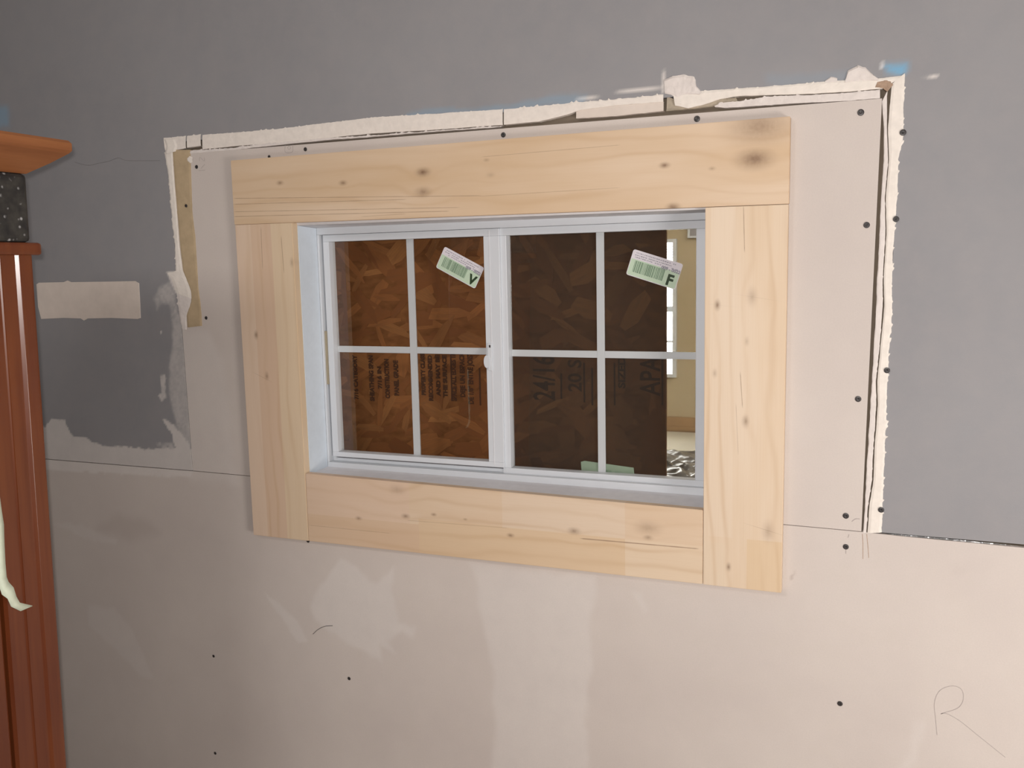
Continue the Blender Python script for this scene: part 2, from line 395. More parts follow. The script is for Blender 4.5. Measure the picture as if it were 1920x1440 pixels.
# top cut: pieces between its vertical breaks
ribbon('gypsum_strip', [(307, 259), (328, 257), (349, 255)], [(310, 282), (330, 281), (349, 278)], M['gypsum_cut'], seed=1)
ribbon('gypsum_strip', [(351, 255), (377, 252)], [(351, 277), (377, 273)], M['gypsum_cut'], seed=2)
ribbon('gypsum_strip', [(380, 253), (450, 248), (520, 242), (600, 232), (700, 220), (820, 213), (943, 205)], [(380, 280), (450, 273), (520, 268), (600, 260), (700, 250), (820, 243), (943, 234)], M['gypsum_cut'], seed=3)
ribbon('gypsum_strip', [(945, 205), (1010, 199), (1080, 192), (1160, 186), (1244, 177)], [(945, 234), (1010, 228), (1060, 216), (1090, 206), (1160, 197), (1244, 191)], M['gypsum_cut'], seed=4)
ribbon('compound_lump', [(352, 283), (440, 277), (520, 266), (620, 258), (680, 255), (800, 246), (940, 236)], [(352, 288), (440, 281), (520, 272), (620, 262), (680, 258), (800, 248), (940, 238)], M['lump'], seed=5, y=-.0006, amp=.0008, jo=.0012)
ribbon('torn_paper', [(1080, 205), (1160, 197), (1244, 191)], [(1080, 222), (1160, 217), (1244, 208)], M['patch'], seed=6, y=.0012, amp=.0004, jo=.0004)
ribbon('torn_paper', [(1250, 181), (1262, 185), (1275, 198), (1300, 194), (1340, 186), (1380, 183)], [(1249, 208), (1262, 207), (1280, 206), (1310, 203), (1345, 198), (1384, 194)], M['paper_grey'], seed=7, y=.003, amp=.0006, jo=.0006)
ribbon('gypsum_strip', [(1262, 174), (1310, 171), (1400, 165), (1480, 159), (1560, 152), (1640, 148), (1698, 141)], [(1266, 198), (1290, 203), (1320, 196), (1350, 186), (1385, 180), (1450, 178), (1520, 176), (1590, 172), (1655, 166)], M['gypsum'], seed=8, y=-.002, amp=.0007)
ribbon('gypsum_strip', [(1340, 198), (1358, 192), (1385, 190), (1440, 181), (1520, 178), (1590, 174), (1650, 168)], [(1340, 200), (1358, 202), (1385, 201), (1440, 197), (1520, 192), (1590, 189), (1650, 184)], M['lump'], seed=9, y=-.0004, amp=.0012)
ribbon('torn_paper', [(1646, 152), (1664, 149), (1676, 158)], [(1640, 166), (1655, 165), (1664, 172)], M['rust'], seed=10, y=-.0025, amp=.0002, jo=.0006, label='small rust-brown curl of torn paper')
ribbon('compound_lump', [(1246, 150), (1262, 143), (1284, 140), (1302, 144), (1306, 162), (1316, 172)], [(1247, 176), (1258, 178), (1268, 184), (1280, 180), (1300, 178), (1312, 178)], M['lump'], seed=11, y=-.003, amp=.0016, nac=9)
ribbon('compound_lump', [(1585, 150), (1590, 133), (1605, 125), (1622, 126), (1634, 138), (1646, 147)], [(1585, 156), (1600, 153), (1610, 153), (1622, 152), (1634, 152), (1646, 152)], M['lump'], seed=12, y=-.003, amp=.0014, nac=8)
ribbon('compound_lump', [(1547, 152), (1558, 144), (1570, 147)], [(1547, 157), (1558, 156), (1570, 155)], M['lump'], seed=13, y=-.002)
# right cut: two layers with a wavy seam between
ribbon('gypsum_strip', [(1697, 137), (1694, 200), (1693, 260), (1688, 282), (1684, 300), (1683, 360), (1677, 430), (1673, 500), (1672, 590), (1667, 650), (1663, 740), (1659, 850), (1655, 930), (1653, 998)],
       [(1672, 158), (1665, 240), (1667, 300), (1661, 370), (1662, 440), (1657, 520), (1658, 575), (1652, 640), (1645, 715), (1646, 760), (1640, 840), (1638, 900), (1630, 950), (1627, 999)], M['gypsum'], seed=14, y=-.0022, amp=.0005, jo=.0010)
ribbon('gypsum_strip', [(1663, 172), (1663, 240), (1665, 300), (1659, 370), (1660, 440), (1655, 520), (1655, 575), (1650, 640), (1642, 715), (1643, 760), (1637, 840), (1635, 900), (1627, 950), (1624, 999)],
       [(1654, 190), (1657, 240), (1657, 300), (1654, 340), (1651, 400), (1646, 500), (1643, 570), (1637, 680), (1633, 740), (1627, 850), (1622, 940), (1618, 999)], M['lump'], seed=15, y=-.0010, amp=.0010, jo=.0005, ji=.0012, jscale=.02)
# left cut: white broken edge, tan paper
ribbon('gypsum_strip', [(309, 286), (316, 330), (322, 400), (328, 460), (330, 508), (314, 512), (322, 524), (332, 550)], [(324, 284), (326, 330), (332, 400), (336, 460), (342, 505), (352, 525), (358, 545), (360, 560)], M['gypsum'], seed=16, y=-.0014, jo=.0012)
ribbon('compound_lump', [(331, 546), (334, 570), (338, 600), (342, 618)], [(360, 553), (358, 576), (350, 595), (350, 618)], M['lump'], seed=17, y=-.0010, amp=.0006, jo=.001)
ribbon('kraft_strip', [(324, 281), (328, 340), (333, 400), (338, 460), (344, 510), (358, 545), (359, 565), (350, 590), (352, 614)],
       [(357, 281), (359, 340), (361, 400), (366, 440), (370, 500), (372, 540), (375, 560), (378, 590), (379, 611)], M['kraft'], seed=18, y=-.0011, amp=.0002, jo=.0003, ji=.0005, nac=10, label='strip of tan kraft paper laid bare beside the cut edge')
ribbon('gypsum_strip', [(308, 262), (312, 275), (311, 290)], [(330, 262), (334, 274), (330, 284)], M['gypsum'], seed=19, y=-.0024)
ribbon('compound_lump', [(352, 296), (356, 292), (362, 296)], [(353, 303), (357, 306), (362, 303)], M['gypsum'], seed=20, y=-.0018)
# white rectangular patch by the cabinet
pp = [(69, 533), (74, 530), (120, 529), (127, 526), (134, 529), (200, 528), (254, 527), (261, 531), (264, 596), (258, 598), (210, 596), (165, 597), (158, 601), (152, 597), (120, 596), (78, 598), (72, 575)]
bm = bmesh.new(); f = bm.faces.new([bm.verts.new((xz(p)[0], -.0012, xz(p)[1])) for p in pp])
r = bmesh.ops.extrude_face_region(bm, geom=[f]); bmesh.ops.translate(bm, vec=(0, .0011, 0), verts=[g for g in r['geom'] if isinstance(g, bmesh.types.BMVert)])
bmesh.ops.recalc_face_normals(bm, faces=bm.faces)
bm_obj('plaster_patch', bm, M['patch'], wall, label='clean rectangle of pale plaster in the grey paint')

# shadowed gap beside the right cut is real: a foil backing sits in the joint further right
ribbon('foil_backing', [(1640, 999.5), (1700, 1004), (1780, 1011), (1850, 1018), (1925, 1026)], [(1640, 1001), (1700, 1006.5), (1780, 1014), (1850, 1021), (1925, 1030)], M['foil'], seed=21, y=.006, amp=.003, jo=0, ji=0, nac=3)

# ---- screws
def screw_mesh():
    bm = bmesh.new(); R = .0042; prof = [(R * 1.12, -.0001), (R, -.0007), (R * .6, -.0010), (R * .34, -.0008), (R * .25, .0006), (0, .0008)]
    n = 14; rings = []
    for r_, y_ in prof[:-1]: rings.append([bm.verts.new((r_ * math.cos(2 * math.pi * k / n), y_, r_ * math.sin(2 * math.pi * k / n))) for k in range(n)])
    c = bm.verts.new((0, prof[-1][1], 0))
    for a, b in zip(rings, rings[1:]):
        for k in range(n): bm.faces.new((a[k], a[(k + 1) % n], b[(k + 1) % n], b[k]))
    for k in range(n): bm.faces.new((rings[-1][k], rings[-1][(k + 1) % n], c))
    bmesh.ops.recalc_face_normals(bm, faces=bm.faces)
    me = bpy.data.meshes.new('drywall_screw'); bm.to_mesh(me); bm.free(); me.materials.append(M['dark']); return me
sm = screw_mesh()
for (px, py, sc) in [(1614, 211, 1.1), (1693, 249, 1.05), (1680, 411, 1.0), (1625, 422, 1.05), (1663, 694, 1.0), (1609, 748, 1.05), (1652, 955, 1.0), (1586, 967, 1.05), (1586, 1025, 1.0), (1575, 1319, .95),
                 (944, 253, 1.0), (1307, 223, 1.1), (573, 280, .85), (505, 294, .7), (369, 313, .85), (351, 386, .75), (387, 596, .8), (578, 1014, .85), (401, 1230, .7), (655, 1272, .8), (404, 1412, .75)]:
    o = bpy.data.objects.new('drywall_screw', sm); COL.objects.link(o); o.parent = wall
    q = xz((px, py)); o.location = (q[0], -.0008 if px not in (1693, 1680, 1663, 351, 1652) else -.0035, q[1]); o.scale = (sc, sc, sc)

# ---- marks drawn or run on the wall: thin raised lines
def line(name, pts, wdt, mat, parent=wall, y=-.0003, close=False, n=None):
    P = np.array([xz(p) for p in pts]); n = n or max(6, len(pts) * 6)
    # catmull-rom
    t = np.linspace(0, len(P) - 1, n); Q = []
    for u in t:
        i = min(int(u), len(P) - 2); f = u - i
        p0, p1, p2, p3 = P[max(i - 1, 0)], P[i], P[i + 1], P[min(i + 2, len(P) - 1)]
        Q.append(.5 * ((2 * p1) + (-p0 + p2) * f + (2 * p0 - 5 * p1 + 4 * p2 - p3) * f * f + (-p0 + 3 * p1 - 3 * p2 + p3) * f ** 3))
    Q = np.array(Q); d = np.gradient(Q, axis=0); d /= np.hypot(*d.T)[:, None] + 1e-9; nrm = np.stack([-d[:, 1], d[:, 0]], -1) * wdt / 2
    V = []; Fq = []
    for k in range(n):
        for s_, yy in ((1, .0), (1, y), (-1, y), (-1, .0)): V.append((Q[k][0] + s_ * nrm[k][0], yy, Q[k][1] + s_ * nrm[k][1]))
        if k:
            for j in range(3): Fq.append(((k - 1) * 4 + j, (k - 1) * 4 + j + 1, k * 4 + j + 1, k * 4 + j))
    me = bpy.data.meshes.new(name); me.from_pydata(V, [], Fq); me.update()
    return link(name, me, mat, parent)
line('pencil_mark', [(1757, 1378), (1754, 1345), (1752, 1318), (1762, 1295), (1785, 1286), (1803, 1293), (1806, 1312), (1795, 1328), (1765, 1338), (1775, 1338), (1800, 1352), (1835, 1380), (1885, 1420)], .0009, M['pencil'], n=90)
line('hair', [(587, 1189), (597, 1180), (610, 1174), (624, 1173)], .0008, M['dark'], y=-.0008)
for P in ([(1617, 1001), (1618, 1020), (1618, 1048)], [(1625, 1001), (1627, 1020), (1629, 1046)]): line('rust_run', P, .0008, M['rust'])
line('pencil_mark', [(1597, 978), (1604, 973), (1612, 973)], .0012, M['pencil'])
line('pencil_mark', [(1592, 1002), (1590, 1008)], .001, M['pencil'])
line('pencil_mark', [(1586, 1030), (1586, 1038)], .001, M['pencil'])
# faint stamps on the edge of the patch: a boxed mark and short strokes
for P in ([(535, 272), (535, 285), (548, 285), (549, 271)], [(539, 277), (542, 274), (545, 277), (542, 280), (539, 277)], [(374, 302), (375, 295), (383, 302), (383, 295)], [(372, 320), (385, 319)], [(377, 316), (384, 308)]):
    line('faint_stamp', P, .0007, M['pencil'])
line('paint_crack', [(140, 304), (165, 310), (185, 306), (205, 302), (222, 296), (240, 301), (300, 301)], .0008, simple('dark_paint_crack', (.20, .19, .19), .8))  # dark line drawn along the faint crack in the paint

# ------------------------------------------------------------------ other sides of the room
box('wall_left', RX0 - .1, RX0, RY0, 0, 0, ZT, M['plainwall'], kind='structure', label='plain grey side wall beyond the wooden cabinet', category='wall')
box('wall_right', RX1, RX1 + .1, RY0, 0, 0, ZT, M['plainwall'], kind='structure', label='plain grey side wall right of the photographer', category='wall')
box('wall_front', RX0, RX1, RY0 - .1, RY0, 0, ZT, M['plainwall'], kind='structure', label='plain grey wall behind the photographer', category='wall')
box('floor', RX0, RX1, RY0, .098, -.1, 0, M['floor'], kind='structure', label='dusty brown floor of the room', category='floor')
box('ceiling', RX0, RX1, RY0, .098, ZT, ZT + .1, M['ceiling'], kind='structure', label='white painted ceiling of the room', category='ceiling')

# ------------------------------------------------------------------ pine casing
tr = empty('trim_1', (.5643, 0, .9409), world=True, kind='structure', label='flat raw pine casing of four wide boards around the window', category='window trim')
def K(px, py, r, d, rg): q = xz((px, py), -.019); return (q[0], q[1], r, d, rg)
def Cr(x0, y0, x1, y1, wd, dk): a = xz((x0, y0), -.019); b = xz((x1, y1), -.019); return (*a, *b, wd, dk)
header = pine('pine_header', False, [K(793, 323, .010, .85, 1.6), K(793, 360, .011, .6, 1.8), K(1415, 298, .020, .8, 1.6), K(1424, 236, .036, .55, 1.2), K(1262, 388, .008, .8, .8),
              K(525, 343, .0055, .65, .4), K(643, 343, .006, .7, 1.0), K(1246, 310, .006, .85, .2), K(912, 300, .004, .4, .3), K(1335, 316, .004, .4, .2), K(920, 328, .006, .25, .8)], 1.0,
              base=((0.644, 0.463, 0.292), (0.727, 0.564, 0.409)), cracks=[Cr(440, 372, 900, 367, .0009, .55), Cr(440, 383, 760, 374, .0009, .5), Cr(440, 397, 860, 389, .0009, .5), Cr(440, 406, 840, 396, .0010, .5), Cr(905, 294, 1160, 272, .0008, .4),
                      Cr(900, 368, 1160, 352, .0008, .35), Cr(680, 406, 760, 401, .0008, .4)])
leftm = pine('pine_left_board', True, [K(480, 628, .006, .7, .5), K(500, 705, .006, .55, .5), K(547, 492, .006, .4, .2)], 2.0, base=((0.681, 0.509, 0.370), (0.736, 0.574, 0.419)),
             cracks=[Cr(489, 428, 492, 503, .0012, .5), Cr(527, 445, 532, 510, .0012, .5), Cr(470, 628, 492, 629, .0016, .5), Cr(478, 700, 505, 714, .0016, .4), Cr(520, 857, 566, 862, .0010, .4)],
             lamella=[(.9, 1.8, .015, .055, (0.736, 0.574, 0.449)), (.9, 1.8, .055, .105, (0.662, 0.472, 0.341)), (.9, 1.8, .105, .16, (0.736, 0.592, 0.409))])
rightm = pine('pine_right_board', True, [K(1410, 556, .010, .35, .8), K(1345, 572, .006, .75, .4), K(1398, 790, .007, .55, .5), K(1440, 997, .012, .35, .9), K(1366, 1063, .005, .7, .3), K(1400, 640, .005, .3, .3), K(1340, 700, .005, .35, .3)], 3.0,
              base=((0.718, 0.555, 0.390), (0.764, 0.629, 0.487)), cracks=[Cr(1394, 388, 1396, 470, .0010, .65), Cr(1388, 700, 1392, 762, .0010, .55), Cr(1336, 571, 1356, 573, .0018, .6), Cr(1400, 555, 1445, 562, .0022, .35), Cr(1405, 984, 1462, 1002, .002, .45), Cr(1380, 760, 1384, 850, .0009, .3)],
              lamella=[(.94, 1.02, .98, 1.02, (0.736, 0.601, 0.449)), (.94, 1.03, 1.055, 1.113, (0.699, 0.518, 0.322)), (1.03, 1.6, .99, 1.03, (0.764, 0.629, 0.487))])
bottomm = pine('pine_bottom_board', False, [K(744, 918, .012, .3, 1.6), K(672, 972, .005, .6, .3), K(760, 968, .006, .65, .3), K(813, 965, .004, .7, .2), K(957, 1004, .005, .7, .3), K(1076, 996, .008, .6, .8), K(1214, 990, .016, .35, 1.8), K(872, 974, .003, .5, .1), K(1215, 1008, .006, .5, .3)], 4.0,
               base=((0.690, 0.518, 0.361), (0.745, 0.592, 0.439)), cracks=[Cr(1090, 1010, 1307, 1029, .0014, .75), Cr(580, 985, 730, 1000, .0009, .35), Cr(765, 976, 950, 990, .0010, .3)],
               lamella=[(.15, .42, .94, 1.00, (0.662, 0.472, 0.322)), (.42, .84, .94, 1.012, (0.690, 0.509, 0.322)), (.84, .99, .94, 1.01, (0.754, 0.611, 0.449)), (.15, .40, 1.00, 1.1, (0.718, 0.536, 0.409)), (.60, .84, 1.01, 1.09, (0.745, 0.611, 0.478))])
def board(x0, x1, z0, z1, mat, tl=0, tr_=0, bl=0, br=0, y0=-.019, y1=-.0005):
    bm = bmesh.new(); add_box(bm, x0, x1, y0, y1, z0, z1)
    for v in bm.verts:
        top = v.co.z > (z0 + z1) / 2; rt = v.co.x > (x0 + x1) / 2
        v.co.z += (tl if not rt else tr_) if top else (bl if not rt else br)
    bmesh.ops.bevel(bm, geom=list(bm.edges), offset=.0009, segments=2, affect='EDGES')
    return bm_obj('board', bm, mat, tr)
board(.0152, 1.1140, 1.5985, 1.7311, header, bl=.0030, br=-.0045)
board(.0165, .1572, .9409, 1.6010, leftm, tr_=-.0008, y0=-.0186)
board(.9805, 1.1134, .9409, 1.5932, rightm, tl=.0008, y0=-.0188)
board(.1580, .9797, .9409, 1.0850, bottomm, tr_=-.0100, tl=.0005, y0=-.0183)

# ------------------------------------------------------------------ window
win = empty('window_1', (.569, .08, 1.0815), world=True, kind='structure', label='white two-pane sliding window with white grids inside the pine casing', category='window')
def W(name, *a, parent=win, mat='vinyl', bevel=.0006, **p):
    x0, x1, y0, y1, z0, z1 = a; return box(name, x0, x1, y0, y1, z0, z1, M[mat], parent, bevel, **p)
# returns lining the opening
WY = .065
def sheet(name, pts, th, mat):
    bm = bmesh.new(); f = bm.faces.new([bm.verts.new(p) for p in pts]); r = bmesh.ops.extrude_face_region(bm, geom=[f])
    bmesh.ops.translate(bm, vec=th, verts=[g for g in r['geom'] if isinstance(g, bmesh.types.BMVert)]); bmesh.ops.recalc_face_normals(bm, faces=bm.faces)
    return bm_obj(name, bm, M[mat], win)
sheet('side_return', [(.1580, -.0005, 1.080), (.1580, WY, 1.0805), (.1580, WY, 1.592), (.1580, -.0005, 1.595)], (-.008, 0, 0), 'jamb')
sheet('side_return', [(.9815, -.0005, 1.074), (.9815, WY, 1.078), (.9815, WY, 1.590), (.9815, -.0005, 1.592)], (.008, 0, 0), 'jamb')
sheet('head_return', [(.150, -.0005, 1.5955), (.989, -.0005, 1.592), (.989, WY + .004, 1.590), (.150, WY + .004, 1.5925)], (0, 0, .008), 'sillpaint')
sheet('sill', [(.150, -.0005, 1.0805), (.989, -.0005, 1.0735), (.989, WY + .004, 1.0790), (.150, WY + .004, 1.0830)], (0, 0, -.008), 'sillpaint')
ring('window_frame', .1580, .9815, 1.0790, 1.5925, .0045, .0125, .0140, .0145, WY, .100, M['vinyl'], win, .0008)
# grooves of the sliding track, left half
W('track', .1625, .170, .082, .098, 1.0930, 1.578); W('track', .1625, .566, .083, .098, 1.0930, 1.100)
W('weather_strip', .1626, .1673, .0700, .0745, 1.262, 1.376, mat='felt', bevel=0, label='tan weather strip in the left track')
t = NT('window_glass'); t.n.remove(t.b)
tb = t.new('ShaderNodeBsdfTransparent'); tb.inputs[0].default_value = (.985, .985, .978, 1); gl = t.new('ShaderNodeBsdfGlossy'); gl.inputs['Roughness'].default_value = .01
fr = t.new('ShaderNodeFresnel'); fr.inputs[0].default_value = 1.5; mx = t.new('ShaderNodeMixShader')
ge = t.new('ShaderNodeNewGeometry'); t.L(t.math('MULTIPLY', t.math('MULTIPLY', fr.outputs[0], 1.8), t.math('SUBTRACT', 1.0, ge.outputs['Backfacing']), clamp=True), mx.inputs[0]); t.L(tb.outputs[0], mx.inputs[1]); t.L(gl.outputs[0], mx.inputs[2]); t.L(mx.outputs[0], t.out.inputs[0])
M['glass'] = t.m
sashL = ring('sash', .1675, .5690, 1.1045, 1.5775, .0145, .0335, .0105, .0140, .0720, .0960, M['vinyl'], win, .0009)
W('stile_groove', .5475, .5485, .0712, .0725, 1.110, 1.574, parent=sashL, mat='sillpaint', bevel=0)
box('glass_pane', .1812, .5365, .0850, .0885, 1.1140, 1.5645, M['glass'], sashL)
W('muntin', .3555, .3710, .0905, .0945, 1.1145, 1.5640, parent=sashL, bevel=.0004)
bm = bmesh.new(); add_box(bm, .1815, .3554, .0905, .0945, 1.3295, 1.3430, .0004); add_box(bm, .3711, .5360, .0905, .0945, 1.3295, 1.3430, .0004); bm_obj('muntin', bm, M['vinyl'], sashL)
sashR = ring('sash', .5640, .9690, 1.0890, 1.5778, .0170, .0210, .0145, .0143, .0780, .1000, M['vinyl'], win, .0009)
box('glass_pane', .5800, .9490, .0910, .0945, 1.1020, 1.5645, M['glass'], sashR)
W('muntin', .7568, .7720, .0960, .0990, 1.1025, 1.5640, parent=sashR, bevel=.0004)
bm = bmesh.new(); add_box(bm, .5805, .7567, .0960, .0990, 1.3265, 1.3400, .0004); add_box(bm, .7721, .9485, .0960, .0990, 1.3265, 1.3400, .0004); bm_obj('muntin', bm, M['vinyl'], sashR)
# latch on the meeting stile
lat = box('latch', .5400, .5490, .0688, .0722, 1.300, 1.354, M['vinyl'], sashL, .0008)
bm = bmesh.new(); r = bmesh.ops.create_cone(bm, cap_ends=True, segments=20, radius1=.0115, radius2=.0115, depth=.006)
bmesh.ops.transform(bm, matrix=Matrix.Translation((.5385, .0700, 1.3180)) @ Matrix.Rotation(math.pi / 2, 4, 'X') @ Matrix.Diagonal((.55, 1.1, 1, 1)), verts=bm.verts)
bm_obj('latch_thumb', bm, M['vinyl'], sashL, smooth=False)
box('latch_screw', .5435, .5470, .0680, .0690, 1.3460, 1.3510, M['dark'], sashL, .0004)
# assumed insect screen: see-through dark sheet added to darken the right pane
t = NT('insect_screen_mesh'); t.n.remove(t.b); tb = t.new('ShaderNodeBsdfTransparent'); tb.inputs[0].default_value = (1, 1, 1, 1)
df = t.new('ShaderNodeBsdfDiffuse'); df.inputs[0].default_value = (.06, .053, .045, 1); mx = t.new('ShaderNodeMixShader'); mx.inputs[0].default_value = .30
t.L(tb.outputs[0], mx.inputs[1]); t.L(df.outputs[0], mx.inputs[2]); t.L(mx.outputs[0], t.out.inputs[0]); M['screen'] = t.m
box('insect_screen', .560, .972, .1040, .1044, 1.086, 1.580, M['screen'], win, kind='stuff')

# ------------------------------------------------------------------ stickers on the glass
M['label_pale'] = simple('label_paper', (.72, .68, .72), .6, .03, 80, 0)
M['label_green'] = simple('label_green_print', (.53, .66, .50), .6, .04, 80, 0)
M['bar'] = simple('barcode_ink', (.17, .26, .17), .6, .1, 80, 0)
M['ink'] = simple('black_green_ink', (.02, .045, .015), .5, .1, 80, 0)
M['greyink'] = simple('grey_ink', (.30, .29, .34), .6, .1, 80, 0)
def to_mesh_obj(o):
    bpy.context.view_layer.update()
    me = bpy.data.meshes.new_from_object(o.evaluated_get(bpy.context.evaluated_depsgraph_get()))
    n = bpy.data.objects.new(o.name, me); COL.objects.link(n); n.parent = o.parent
    n.location = o.location; n.rotation_euler = o.rotation_euler; n.scale = o.scale
    nm = o.name; bpy.data.objects.remove(o); n.name = nm; return n
def text(*a, **k): return to_mesh_obj(text_(*a, **k))
def text_(name, body, size, mat, parent, loc, rot=None, offset=0.0, sx=1.0, align='LEFT'):
    c = bpy.data.curves.new(name, 'FONT'); c.body = body; c.size = size; c.offset = offset; c.extrude = .00006; c.align_x = align; c.resolution_u = 3
    c.materials.append(mat)
    o = bpy.data.objects.new(name, c); COL.objects.link(o); o.parent = parent; o.location = loc; o.scale = (sx, 1, 1)
    if rot: o.rotation_euler = rot
    return o
def sticker(corners, y, letter, label, wd=.0955, ht=.0475):
    P = [at(px, py, y) for px, py in corners]; c = sum(P) / 4
    ang = math.atan2(P[1][2] - P[0][2], P[1][0] - P[0][0])
    wd = (np.linalg.norm(P[1] - P[0]) + np.linalg.norm(P[2] - P[3])) / 2; ht = (np.linalg.norm(P[3] - P[0]) + np.linalg.norm(P[2] - P[1])) / 2
    root = empty('window_sticker', (c[0], y, c[2]), label=label, category='sticker', group='stickers on the window glass')
    root.rotation_euler = (math.pi / 2, -ang, 0)
    root.rotation_mode = 'XYZ'
    root.matrix_world = Matrix.Translation((c[0], y, c[2])) @ Matrix.Rotation(-ang, 4, 'Y') @ Matrix.Rotation(math.pi / 2, 4, 'X')
    def rr(x0, x1, y0, y1, z0, z1, r, corners=(1, 1, 1, 1)):
        bm = bmesh.new(); pts = []
        for (cx, cy, a0, on) in ((x1, y1, 0, corners[1]), (x0, y1, 90, corners[0]), (x0, y0, 180, corners[3]), (x1, y0, 270, corners[2])):
            if not on: pts.append((cx, cy)); continue
            ix = cx - r if cx == x1 else cx + r; iy = cy - r if cy == y1 else cy + r
            for k in range(5):
                a = math.radians(a0 + k * 22.5); pts.append((ix + r * math.cos(a), iy + r * math.sin(a)))
        f = bm.faces.new([bm.verts.new((a, b, z1)) for a, b in pts]); e = bmesh.ops.extrude_face_region(bm, geom=[f])
        bmesh.ops.translate(bm, vec=(0, 0, z0 - z1), verts=[g for g in e['geom'] if isinstance(g, bmesh.types.BMVert)]); bmesh.ops.recalc_face_normals(bm, faces=bm.faces)
        return bm
    h2, w2 = ht / 2, wd / 2
    bm_obj('backing', rr(-w2, w2, -h2, h2, 0, .0003, .004), M['label_pale'], root)
    bm_obj('green_field', rr(-w2 + .0012, w2 - .0012, -h2 + .0012, h2 * .30, .0003, .0004, .003, (0, 0, 1, 1)), M['label_green'], root, label='pale green lower field')
    bm = bmesh.new(); x = -w2 * .80
    while x < w2 * .40:
        b = random.choice((.0006, .0009, .0016, .0022)); add_box(bm, x, x + b, -h2 * .66, h2 * .22, .0004, .0005); x += b + random.choice((.0006, .0009, .0014))
    bm_obj('barcode', bm, M['bar'], root)
    text('letter', letter, ht * .56, M['ink'], root, (w2 * .56, -h2 * .80, .0005), offset=.0011)
    text('number', '009 - 0022', ht * .17, M['greyink'], root, (w2 * .24, h2 * .21, .0005), offset=.0004)
    bm = bmesh.new()
    for row, (yy, x0, x1) in enumerate(((.80, -.85, .75), (.62, -.88, .60), (.46, -.85, .20), (.46, .55, .85))):
        x = x0
        while x < x1:
            l = random.uniform(.02, .07)
            if random.random() < .8: add_box(bm, w2 * x, w2 * (x + l), h2 * (yy - .035), h2 * (yy + .03), .0003, .00045)
            x += l + random.uniform(.015, .04)
    bm_obj('fine_print', bm, M['greyink'], root)
    return root
sticker([(834, 462), (908, 502), (891, 541), (817, 502)], .0848, 'V', 'tilted barcode sticker marked V on the left pane')
sticker([(1189, 467), (1283, 496), (1264, 543), (1173, 514)], .0908, 'F', 'tilted barcode sticker marked F on the right pane')
# green label standing at the foot of the right pane, outside the grid
g = empty('paper_label', (0, 0, 0), label='long green paper label at the foot of the right pane', category='label')
def quadslab(name, pts, y0, y1, mat, parent):
    bm = bmesh.new(); f = bm.faces.new([bm.verts.new((*(lambda q: (q[0], y0, q[1]))(xz(p, y0)),)) for p in pts]); e = bmesh.ops.extrude_face_region(bm, geom=[f])
    bmesh.ops.translate(bm, vec=(0, y1 - y0, 0), verts=[q for q in e['geom'] if isinstance(q, bmesh.types.BMVert)]); bmesh.ops.recalc_face_normals(bm, faces=bm.faces)
    return bm_obj(name, bm, mat, parent)
M['dullgreen'] = simple('dull_green_paper', (.27, .35, .26), .8, .05, 60, 0)
quadslab('sheet', [(1089, 866), (1096, 864), (1188, 877), (1190, 896), (1091, 890)], .1012, .1016, M['dullgreen'], g)
q = at(1134, 886, .1008); text('number', '009 - 003', .0085, M['bar'], g, (q[0], .1008, q[2]), (math.pi / 2, math.radians(8), 0), offset=.0003)

# ------------------------------------------------------------------ OSB sheet behind the window
OY = .200
osb = empty('osb_board', (.38, OY, .85), label='orange-brown strand board sheet stamped with text standing behind the window', category='board')
t = NT('osb_base'); v = t.obj(); n = t.noise(t.scaled(v, (30, 30, 60)), 1, 4); t.set(t.mix(t.ramp(n, .3, .7), (.14, .055, .018), (.24, .10, .034)), .8, .2); t.bump(n, .5, .002); M['osb'] = t.m
t = NT('osb_strand'); oi = t.new('ShaderNodeObjectInfo'); v = t.obj(); n = t.noise(t.scaled(v, (25, 25, 260)), 1, 3)
cr = t.new('ShaderNodeValToRGB'); t.L(oi.outputs['Random'], cr.inputs[0]); e = cr.color_ramp.elements
e[0].position = 0; e[0].color = (.19, .068, .021, 1); e[1].position = 1; e[1].color = (.37, .160, .052, 1)
for p_, c_ in ((.3, (.23, .085, .026)), (.55, (.31, .122, .038)), (.8, (.25, .105, .035))):
    k = e.new(p_); k.color = (*c_, 1)
t.set(t.mix(t.ramp(n, .3, .75, 0, .5), cr.outputs[0], (.15, .07, .03)), .75, .25); t.bump(n, .3, .0006); M['strand'] = t.m
oc = osb.location
def loc(o): o.parent = osb; o.location = (-oc.x, -oc.y, -oc.z)
loc(box('core', -.30, .8672, OY, OY + .011, .5, 1.78, M['osb']))
loc(box('support_batten', .05, .09, OY + .012, OY + .05, .30 + .2, 1.70, M['osb'])); loc(box('support_batten', .70, .74, OY + .012, OY + .05, .5, 1.70, M['osb']))
smesh = []
for k in range(10):
    bm = bmesh.new(); L_ = random.uniform(.06, .13); Wd = random.uniform(.014, .036)
    pts = [(-L_ / 2, -Wd * random.uniform(.1, .5)), (-L_ * .1, -Wd * .5), (L_ / 2, -Wd * random.uniform(.1, .45)), (L_ * .52, Wd * random.uniform(0, .3)), (L_ * .2, Wd * .5), (-L_ * .4, Wd * random.uniform(.35, .5))]
    f = bm.faces.new([bm.verts.new((a, -.0004, b)) for a, b in pts]); e2 = bmesh.ops.extrude_face_region(bm, geom=[f])
    bmesh.ops.translate(bm, vec=(0, .0005, 0), verts=[q for q in e2['geom'] if isinstance(q, bmesh.types.BMVert)]); bmesh.ops.recalc_face_normals(bm, faces=bm.faces)
    me = bpy.data.meshes.new('strand'); bm.to_mesh(me); bm.free(); me.materials.append(M['strand']); smesh.append(me)
cells = [(x, z) for x in np.linspace(.085, .85, 25) for z in np.linspace(1.055, 1.60, 12)]; random.shuffle(cells)
